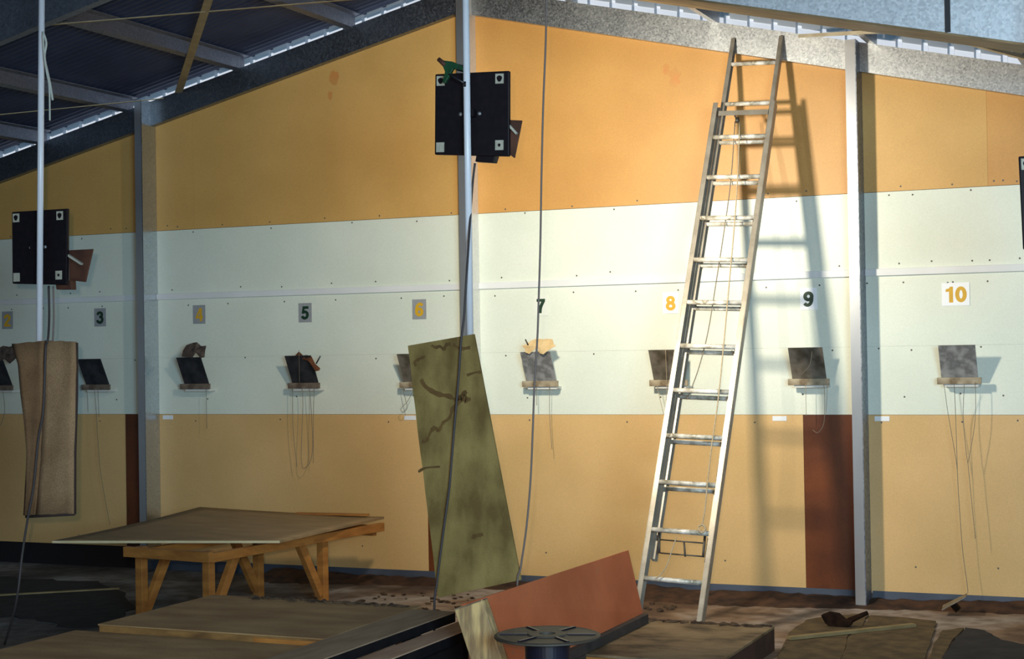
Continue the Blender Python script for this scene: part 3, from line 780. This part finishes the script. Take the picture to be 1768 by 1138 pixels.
c = F0 + n_ * .098 + u_ * s_of(1300, 198, .068); b = MB(); b.bar(c - r_ * (WB / 2 - .03), c + r_ * (WB / 2 - .02), .004, .036, side=n_); plabel(b.build('guide_bar', 'alloy', lad), 'flat guide bar near the top of the base section')
def lp(px, py, off): return F0 + n_ * off + u_ * s_of(px, py, off) + r_ * ((lambda: 0)())
def onl(px, py, off):
    d = F * FPX + RR * (px - IW / 2) - UU * (py - IH / 2); o0 = F0 + n_ * off
    return CAM + d * ((o0 - CAM).dot(n_) / d.dot(n_))
b = MB(); b.tube([onl(1273, 204, .08), onl(1273, 211, .08)], .014, 12); b.tube([onl(1268, 198, .085), onl(1272, 206, .08)], .006, 6)
plabel(b.build('pulley', 'iron', lad), 'small dark pulley')
b = MB(); b.tube(smooth_path([onl(*q, .045) for q in ((1269, 210), (1262, 310), (1250, 400), (1236, 490), (1222, 575), (1205, 640), (1186, 690))], 4), .0035, 6)
plabel(b.build('rope', 'string_grey', lad), 'dark strand of hoisting rope')
b = MB(); b.tube(smooth_path([onl(*q, .115) for q in ((1277, 212), (1274, 300), (1267, 400), (1258, 500), (1249, 600), (1240, 690), (1230, 760), (1222, 830), (1217, 880), (1212, 908))], 4), .0042, 6)
b.tube(smooth_path([onl(*q, .118) for q in ((1206, 910), (1213, 906), (1218, 914), (1211, 920), (1205, 912))], 4), .006, 6)
plabel(b.build('rope', 'rope_tan', lad), 'tan strand of hoisting rope knotted at a low rung')
b = MB(); b.tube(smooth_path([onl(*q, .12) for q in ((1168, 928), (1160, 950), (1152, 975), (1141, 992), (1132, 999))], 4), .0035, 6); plabel(b.build('rope', 'rope_tan', lad), 'loose rope tail')
b = MB()
for (a, d, rr) in (((1138, 918), (1138, 955), .008), ((1217, 926), (1214, 962), .008), ((1141, 932), (1216, 938), .0045), ((1140, 955), (1214, 961), .0045), ((1181, 936), (1183, 961), .006)):
    b.tube([onl(*a, .06), onl(*d, .06)], rr, 8)
plabel(b.build('rung_lock', 'iron', lad), 'dark rung lock frame below a low rung')

# ------------------------------------------------------------------ trestle table with a loose sheet
H = .47
FLa, FRa, TIP = atz(H, 205, 953), atz(H, 358, 953), atz(H, 660, 902)
side = (TIP - FRa); sd = side.normalized(); fr = (FRa - FLa)
# square the frame up
fr = fr - sd * fr.dot(sd); fr = fr.normalized() * (FRa - FLa).length
FLa = FRa - fr
BRl = FRa + sd * (side.length * .66)
tb = thing('trestle_table', 'low pine trestle table with braced legs under a plywood sheet', 'table', V((FRa.x, FRa.y + .5, FZ)))
fd = fr.normalized()
b = MB(); b.bar(FLa - fd * .13 - V((0, 0, .034)), FRa + fd * .03 - V((0, 0, .034)), .04, .066, side=sd); plabel(b.build('apron', 'pine', tb, bevel=.003), 'front apron')
for q in (FLa, FRa):
    b = MB(); b.bar(q + sd * .03 - V((0, 0, .042)), q + sd * side.length - V((0, 0, .032)), .04, .06, side=fd); b.build('side_beam', 'pine', tb, bevel=.003)
b = MB(); q = sd * (side.length * .95); b.bar(FLa + q - V((0, 0, .05)), FRa + q - V((0, 0, .05)), .04, .075, side=sd); b.build('cross_beam', 'pine', tb, bevel=.003)
bl_ = sd * (side.length * .66)
for q, s in ((FLa + sd * .07, 1), (FRa + sd * .07, 1), (FLa + bl_, -1), (FRa + bl_, -1)):
    off = fd * (-.055)
    b = MB(); top = q + off - V((0, 0, .004)); b.bar(V((top.x, top.y, FZ)), top, .058, .058, side=fd); b.build('leg', 'pine', tb, bevel=.003)
    lo2 = V((top.x, top.y, FZ + .07)) + sd * s * .03; hi2 = top + sd * s * .27 - V((0, 0, .03))
    b = MB(); b.bar(lo2, hi2, .045, .06, side=fd); b.build('brace', 'pine', tb, bevel=.003)
sh = [atz(H + .012, *q) for q in ((90, 938), (483, 938), (663, 896))]
sh.append(atz(H + .012, 345, 889))
b = MB(); N = 12; rows = []
for i in range(N + 1):
    v = i / N; a = sh[0].lerp(sh[3], v); c = sh[1].lerp(sh[2], v)
    rows.append([a.lerp(c, u / N) + V((0, 0, .045 * (v ** 2) * max(0, 1 - (u / N) * 1.15) ** 1.2 )) for u in range(N + 1)])
topv = [[p + V((0, 0, .016)) for p in r] for r in rows]
b.grid(topv); b.grid(rows); b.mi = 1
for A, B_, q in ((rows[0], topv[0], 1), (rows[-1], topv[-1], 0), ([r[0] for r in rows], [r[0] for r in topv], 0), ([r[-1] for r in rows], [r[-1] for r in topv], 0)): b.mi = q; b.grid([A, B_], smooth=False)
bmesh.ops.remove_doubles(b.bm, verts=b.bm.verts, dist=1e-5)
tag(b.build('plywood_sheet', ['ply_top', 'raw_edge']), 'large worn plywood sheet lying loose on the trestle table', 'sheet')
pa = sh[3].lerp(sh[2], .55); pb = sh[3].lerp(sh[2], .93)
b = MB(); b.bar(pa + V((0, 0, .030)) - sd * .03, pb + V((0, 0, .030)) - sd * .03, .05, .014); tag(b.build('wood_strip', 'pine'), 'thin wood strip along the back edge of the plywood sheet', 'strip')

# ------------------------------------------------------------------ low panel-topped benches in front
def bench(name, x0, x1, y0, y1, ztop, lab, legs, th=.075):
    t = thing(name, lab, 'platform', ((x0 + x1) / 2, (y0 + y1) / 2, FZ), 'low wooden platforms')
    b = MB(); b.box((x0, y0, ztop - .008), (x1, y1, ztop)); b.build('top_board', 'panel_top', t, bevel=.002)
    for (lo, hi) in (((x0 + .004, y0 + .004, ztop - th), (x1 - .004, y0 + .04, ztop - .0085)), ((x0 + .004, y1 - .04, ztop - th), (x1 - .004, y1 - .004, ztop - .0085)),
                     ((x0 + .004, y0 + .0405, ztop - th), (x0 + .04, y1 - .0405, ztop - .0085)), ((x1 - .04, y0 + .0405, ztop - th), (x1 - .004, y1 - .0405, ztop - .0085))):
        b = MB(); b.box(lo, hi); b.build('edge_rail', 'panel_edge', t, bevel=.003)
    if legs:
        for lx in (x0 + .07, x1 - .07):
            for ly in (y0 + .07, y1 - .07):
                b = MB(); b.box((lx - .03, ly - .03, FZ), (lx + .03, ly + .03, ztop - .0085)); b.build('leg', 'pine', t)
    return t
ZB = .45
p1 = atz(ZB, 165, 1077); p2 = atz(ZB, 560, 1103); p3 = atz(ZB, 355, 1031); p4 = atz(ZB, 780, 1044)
BX0, BX1 = (p1.x + p3.x) / 2, p2.x; BY0, BY1 = (p1.y + p2.y) / 2, (p3.y + p4.y) / 2
bt = bench('low_platform', BX0, BX1, BY0, BY1, ZB, 'low wooden platform in front of the trestle table', True)
b = MB(); b.box((BX0 + (BX1 - BX0) * .7, BY0 - .002, ZB - .072), (BX1 - .002, BY0 + .003, ZB - .016)); plabel(b.build('end_block', 'panel_end', bt), 'orange end of the front rail')
ZA = .42
q1 = atz(ZA, 0, 1112); q2 = atz(ZA, 130, 1088)
bench('low_platform', q2.x, q2.x + 1.35, q2.y - 1.3, min(q2.y, BY0 - .03), ZA, 'nearest pale wooden platform at the lower left corner', True)
# long planks right of the platform
def plank(x0, x1, y0, y1, zt, th, m, lab, edge='plank_black'):
    b = MB(); b.box((x0, y0, zt - th), (x1, y1, zt - .006)); b.mi = 1; b.box((x0, y0, zt - .0059), (x1, y1, zt)); 
    return tag(b.build('long_plank', [edge, m]), lab, 'plank', 'long planks beside the platform')
e1 = atz(ZB, 783, 1057)
plank(BX1 + .004, e1.x, BY0 - .9, e1.y + .02, ZB, .05, 'plank_grey', 'grey plank along the right edge of the middle platform')
e2a, e2b = atz(.40, 640, 1138), atz(.40, 793, 1072); e2c = atz(.40, 795, 1098)
plank(e1.x + .012, min(max(e2c.x, e1.x + .14), 8.30), BY0 - .9, e2b.y, .40, .05, 'plank_pink', 'pinkish plank with black edge left of the pale timber stud')
for (x0, x1, y0, y1, zt, dz) in ():
    pass
b = MB(); bx0 = BX1 + .03; bx1 = min(max(e2c.x, e1.x + .14), 8.30) - .02
b.box((bx0, BY1 - .28, FZ), (bx1, BY1 - .22, .349))
tag(b.build('plank_support', 'plank_black'), 'dark timber bearer under the long planks', 'bearer')

# debris on the platform's back edge
rd = random.Random(11)
b = MB()
for i in range(46):
    x = BX0 + (BX1 - BX0) * (.22 + .76 * rd.random()) ; b.blob((x, BY1 - .02 - .05 * rd.random(), ZB + .004), (rd.uniform(.008, .035), rd.uniform(.006, .015), rd.uniform(.004, .011)), 1, .35)
tag(b.build('debris', 'dirt_dark'), 'crumbs of dirt along the back edge of the middle platform', 'debris', kind='stuff')

# floor-level platform under the ladder foot
ZD = .10
d1, d2, d3 = atz(ZD, 1112, 1067), atz(ZD, 1350, 1073), atz(ZD, 1250, 1138)
DX0, DX1, DY1 = 8.43, (d2.x + d3.x) / 2, d2.y - .17
dY0 = atz(ZD, 1006, 1129).y
t = thing('floor_platform', 'stained wooden platform lying on the floor right of the red board', 'platform', ((DX0 + DX1) / 2, (DY1 + dY0) / 2, FZ), 'low wooden platforms')
b = MB(); b.box((DX0, dY0, ZD - .015), (DX1, DY1, ZD)); b.build('top_board', 'panel_worn', t, bevel=.002)
b = MB(); b.box((DX0 + .003, dY0 + .001, FZ), (DX1 - .04, dY0 + .04, ZD - .0155)); plabel(b.build('edge_rail', 'panel_end', t), 'orange front rail')
b = MB(); b.box((DX1 - .0395, dY0 + .002, FZ), (DX1 - .001, DY1 - .002, ZD - .0155)); plabel(b.build('edge_rail', 'rail_maroon', t), 'dark side rail')
b = MB(); b.box((DX0 + .003, DY1 - .04, FZ), (DX1 - .04, DY1 - .002, ZD - .0155)); b.build('edge_rail', 'panel_edge', t)
b = MB()
for i in range(50):
    x = DX0 + (DX1 - DX0) * rd.random(); b.blob((x, DY1 - .06 * rd.random() - .015, ZD + .004), (rd.uniform(.008, .04), rd.uniform(.006, .02), rd.uniform(.004, .012)), 1, .35)
tag(b.build('debris', 'dirt_dark'), 'crumbs of dirt along the back edge of the platform by the ladder', 'debris', kind='stuff')

# red board on its edge
y_a, y_b = -2.0, -4.3
t = thing('red_board', 'long reddish board standing on edge, dark runner below', 'board', (8.42, -3, ZD))
def xt(y): return 8.30 + .0 * y
ta = aty(y_a, 1085, 950); tb_ = aty(y_b, 832, 1043); ba = V((8.45, y_a, ZD + .055)); bb_ = V((8.45, y_b, ZD + .055))
tb_ = V((8.39, tb_.y, tb_.z))
b = MB(); b.hexa([ba, bb_, tb_, ta], [p + V((-.022, 0, -.006)) for p in (ba, bb_, tb_, ta)]); b.mi = 1
nrm = (bb_ - ba).cross(ta - ba).normalized(); nrm = nrm if nrm.x > 0 else -nrm
for (u0, v0, u1, v1) in ((.68, .18, .60, .55), (.52, .3, .50, .5), (.82, .25, .74, .6), (.3, .62, .24, .9), (.45, .1, .43, .2)):
    P0 = ba.lerp(bb_, u0).lerp(ta.lerp(tb_, u0), v0) + nrm * .0015; P1 = ba.lerp(bb_, u1).lerp(ta.lerp(tb_, u1), v1) + nrm * .0015
    w = V((0, .011, 0)); b.face([P0 - w, P0 + w, P1 + w * .3, P1 - w * .3])
b.build('face_board', ['red_board', 'scuff'], t)
b = MB(); b.box((8.435, y_b, ZD + .0015), (8.485, y_a - .005, ZD + .054)); plabel(b.build('runner', 'red_lip', t, bevel=.003), 'dark bottom runner')
# support of the red board beyond the platform end
b = MB(); b.box((8.435, y_b + .02, FZ), (8.485, dY0 - .01, ZD + .0005)); b.build('bearer', 'red_lip', t)

# pale timber stud leaning at the near end
ys = -4.5
top = [aty(ys, *q) for q in ((787, 1047), (840, 1040))]; bot = [aty(ys, *q) for q in ((838, 1200), (898, 1192))]
dn = (bot[0] - top[0]); kk = (top[0].z - FZ) / -(dn.z)
c0 = (top[0] + top[1]) / 2; c1 = c0 + dn * kk; c1.z = FZ
b = MB(); wv = (top[1] - top[0]); w = wv.length
b.bar(c1, c0, w * .95, .06, side=wv); b.mi = 1
ax = (c0 - c1).normalized(); b.bar(c0 + ax * .0005, c0 + ax * .004, w * .95, .06, side=wv)
b.mi = 2
tag(b.build('timber_stud', ['pine_pale', 'pine_end'], bevel=.004), 'pale sawn timber stud standing at the near end of the red board', 'timber')

# cable reel
rc = aty(-4.75, 945, 1096); RAD = 92 / (FPX / ((rc - CAM).dot(F)))
t = thing('cable_reel', 'black cable reel standing at the bottom edge before the red board', 'reel', (rc.x, rc.y, FZ))
b = MB(); b.lathe(rc, [(.035, .0), (.035, -.012), (RAD - .012, -.012), (RAD, -.008), (RAD, -.002), (RAD - .012, .002), (RAD - .03, 0), (.085, 0), (.08, .006), (.035, .006), (.035, 0)], 56)
plabel(b.build('top_flange', 'reel_disc', t), 'thin dark grey top disc')
b = MB()
for i in range(6):
    a = i * math.pi / 3 + .3; d = V((math.cos(a), math.sin(a), 0)); b.bar(rc + d * .085 + V((0, 0, .0035)), rc + d * (RAD - .02) + V((0, 0, .0035)), .012, .005)
b.build('flange_rib', 'reel_hub', t)
b = MB(); hr = .095
b.lathe(rc, [(hr, -.0125), (hr, FZ + .03 - rc.z), (.04, FZ + .03 - rc.z)], 40); plabel(b.build('hub', 'reel_hub', t), 'dark blue hub')
b = MB(); b.lathe(V((rc.x, rc.y, FZ)), [(.04, .028), (RAD, .028), (RAD, 0), (.04, 0), (.04, .028)], 56); b.build('bottom_flange', 'reel_disc', t)

# ------------------------------------------------------------------ scraps on the floor
def flat(name, pts, z, th, m, lab, cat, rough_edge=0, group=None, sub=5):
    P = [atz(z, *q) for q in pts]; Q = []
    for i, p in enumerate(P):
        q = P[(i + 1) % len(P)]
        for k in range(sub):
            w = p.lerp(q, k / sub)
            if k: w = w + V((rs.uniform(-1, 1), rs.uniform(-1, 1), 0)) * rough_edge
            Q.append(w)
    b = MB(); b.prism([V((p.x, p.y, z - th)) for p in Q], (0, 0, th)); return tag(b.build(name, m), lab, cat, group)
flat('carpet_piece', [(1362, 1092), (1392, 1070), (1440, 1062), (1500, 1060), (1490, 1078), (1462, 1100), (1448, 1150), (1335, 1150)], FZ + .012, .012, 'carpet_olive', 'olive carpet piece beside the floor platform, under the dark tool', 'carpet', .01, 'carpet offcuts')
flat('carpet_piece', [(1503, 1062), (1560, 1066), (1616, 1072), (1612, 1090), (1592, 1150), (1450, 1150), (1464, 1100), (1490, 1080)], FZ + .014, .012, 'carpet_olive', 'broad olive carpet piece right of the dark tool', 'carpet', .008, 'carpet offcuts')
flat('carpet_piece', [(1628, 1088), (1664, 1084), (1640, 1112), (1618, 1150), (1598, 1150), (1612, 1110)], FZ + .012, .012, 'carpet_olive', 'narrow olive carpet strip beside the dark cloth', 'carpet', .008, 'carpet offcuts')
flat('dark_cloth', [(1667, 1083), (1700, 1088), (1728, 1104), (1790, 1116), (1790, 1150), (1622, 1150), (1642, 1112)], FZ + .014, .012, 'cloth_dark', 'dark cloth lying flat in the lower right corner', 'cloth', .012)
flat('dark_mat', [(-40, 990), (60, 1000), (170, 1003), (215, 1030), (235, 1050), (190, 1078), (120, 1083), (60, 1066), (-40, 1062)], FZ + .006, .006, 'cloth_dark', 'dark mat spread on the floor left of the trestle table', 'mat', .05)
# laths
def lath(p, q, w, m, lab, z=FZ + .008, th=.012):
    a, c = atz(z, *p), atz(z, *q); b = MB(); b.bar(a, c, w, th); tag(b.build('lath', m), lab, 'lath', 'loose laths')
lath((-30, 1029), (206, 1016), .035, 'lath', 'thin lath lying on the floor left of the trestle table', FZ + .013, .01)
lath((1362, 1102), (1578, 1079), .045, 'lath', 'pale lath lying across the carpet pieces', FZ + .024, .018)
# dark tool
p = atz(FZ + .03, 1450, 1075)
t = thing('hand_tool', 'dark rusty tool with a stub handle lying on the carpet pieces', 'tool', p)
b = MB(); b.prism([aty(p.y, *q) for q in ((1420, 1060), (1434, 1055), (1450, 1058), (1462, 1068), (1476, 1068), (1472, 1078), (1460, 1087), (1444, 1086), (1428, 1074))], (0, -.06, 0)); b.build('tool_body', 'tool_brown', t, bevel=.008)
b = MB(); b.tube([aty(p.y - .03, 1466, 1072), aty(p.y - .03, 1498, 1058)], [.02, .013], 10); b.build('handle', 'tool_brown', t)
# fallen plate at the foot of the wall
t = thing('fallen_plate', 'small dark plate fallen at the wall foot below number 10', 'plate', aty(-.35, 1645, 1050))
b = MB(); b.hexa([aty(-.28, 1628, 1045), aty(-.28, 1670, 1024), aty(-.42, 1668, 1030), aty(-.42, 1626, 1053)], [q + V((0, 0, -.006)) for q in (aty(-.28, 1628, 1045), aty(-.28, 1670, 1024), aty(-.42, 1668, 1030), aty(-.42, 1626, 1053))]); b.build('plate', 'steel_mid', t)
b = MB(); b.bar(aty(-.3, 1643, 1040), aty(-.3, 1655, 1054), .08, .03); b.build('block', 'tool_brown', t)

# dirt heap along the foot of the wall
b = MB(); rows = [[], [], [], [], []]
x = 4.7
while x < 12.5:
    h = .028 + .03 * abs(math.sin(x * 2.3) * math.sin(x * .9 + 1)) + rd.uniform(0, .014)
    wv = .30 + .12 * math.sin(x * 1.7) + rd.uniform(-.03, .03)
    for k, (fy, fz) in enumerate(((0, 1), (.15, 1.0), (.4, .6), (.75, .22), (1, -.05))):
        rows[k].append((x, -.016 - wv * fy, FZ + h * fz + (rd.uniform(-.006, .006) if k in (1, 2, 3) else 0)))
    x += .05
b.grid(rows); tag(b.build('dirt_heap', 'dirt'), 'ridge of brown dirt along the foot of the end wall', 'dirt', kind='stuff')
b = MB()
for i in range(120):
    x = rd.uniform(6.0, 8.2); y = -rd.uniform(.48, 1.5); s = rd.uniform(.006, .022); b.blob((x, y, FZ + s * .4), (s * 1.5, s, s * .6), 1, .35)
tag(b.build('rubble', 'dirt_dark'), 'scattered crumbs of dirt on the floor before the end wall', 'rubble', kind='stuff')

# ------------------------------------------------------------------ light
w = bpy.data.worlds.new('world'); SC.world = w; w.use_nodes = True
bg = w.node_tree.nodes['Background']; bg.inputs['Color'].default_value = (.38, .72, 1.0, 1); bg.inputs['Strength'].default_value = .32

S = bpy.data.lights.new('sun_outside', 'SUN'); S.energy = 5.0; S.color = (1, .97, .92); S.angle = .05
so = bpy.data.objects.new('sun_outside', S); COL.objects.link(so); so.rotation_euler = V((-.35, -1, -.75)).to_track_quat('-Z', 'Y').to_euler()

D = bpy.data.lights.new('doorway_daylight', 'AREA'); D.energy = 900; D.color = (.46, .76, 1.0); D.shape = 'RECTANGLE'; D.size = 2.2; D.size_y = 2.4
do = bpy.data.objects.new('doorway_daylight', D); COL.objects.link(do); do.location = (13.5, -11, 2.7)
do.rotation_euler = (V((6.5, 0, 2.6)) - V((13.5, -11, 2.7))).to_track_quat('-Z', 'Y').to_euler()

Fl = bpy.data.lights.new('camera_flash', 'POINT'); Fl.energy = 540; Fl.color = (1, .83, .64); Fl.shadow_soft_size = .03
fo = bpy.data.objects.new('camera_flash', Fl); COL.objects.link(fo); fo.location = CAM - RR * .085 + UU * .10
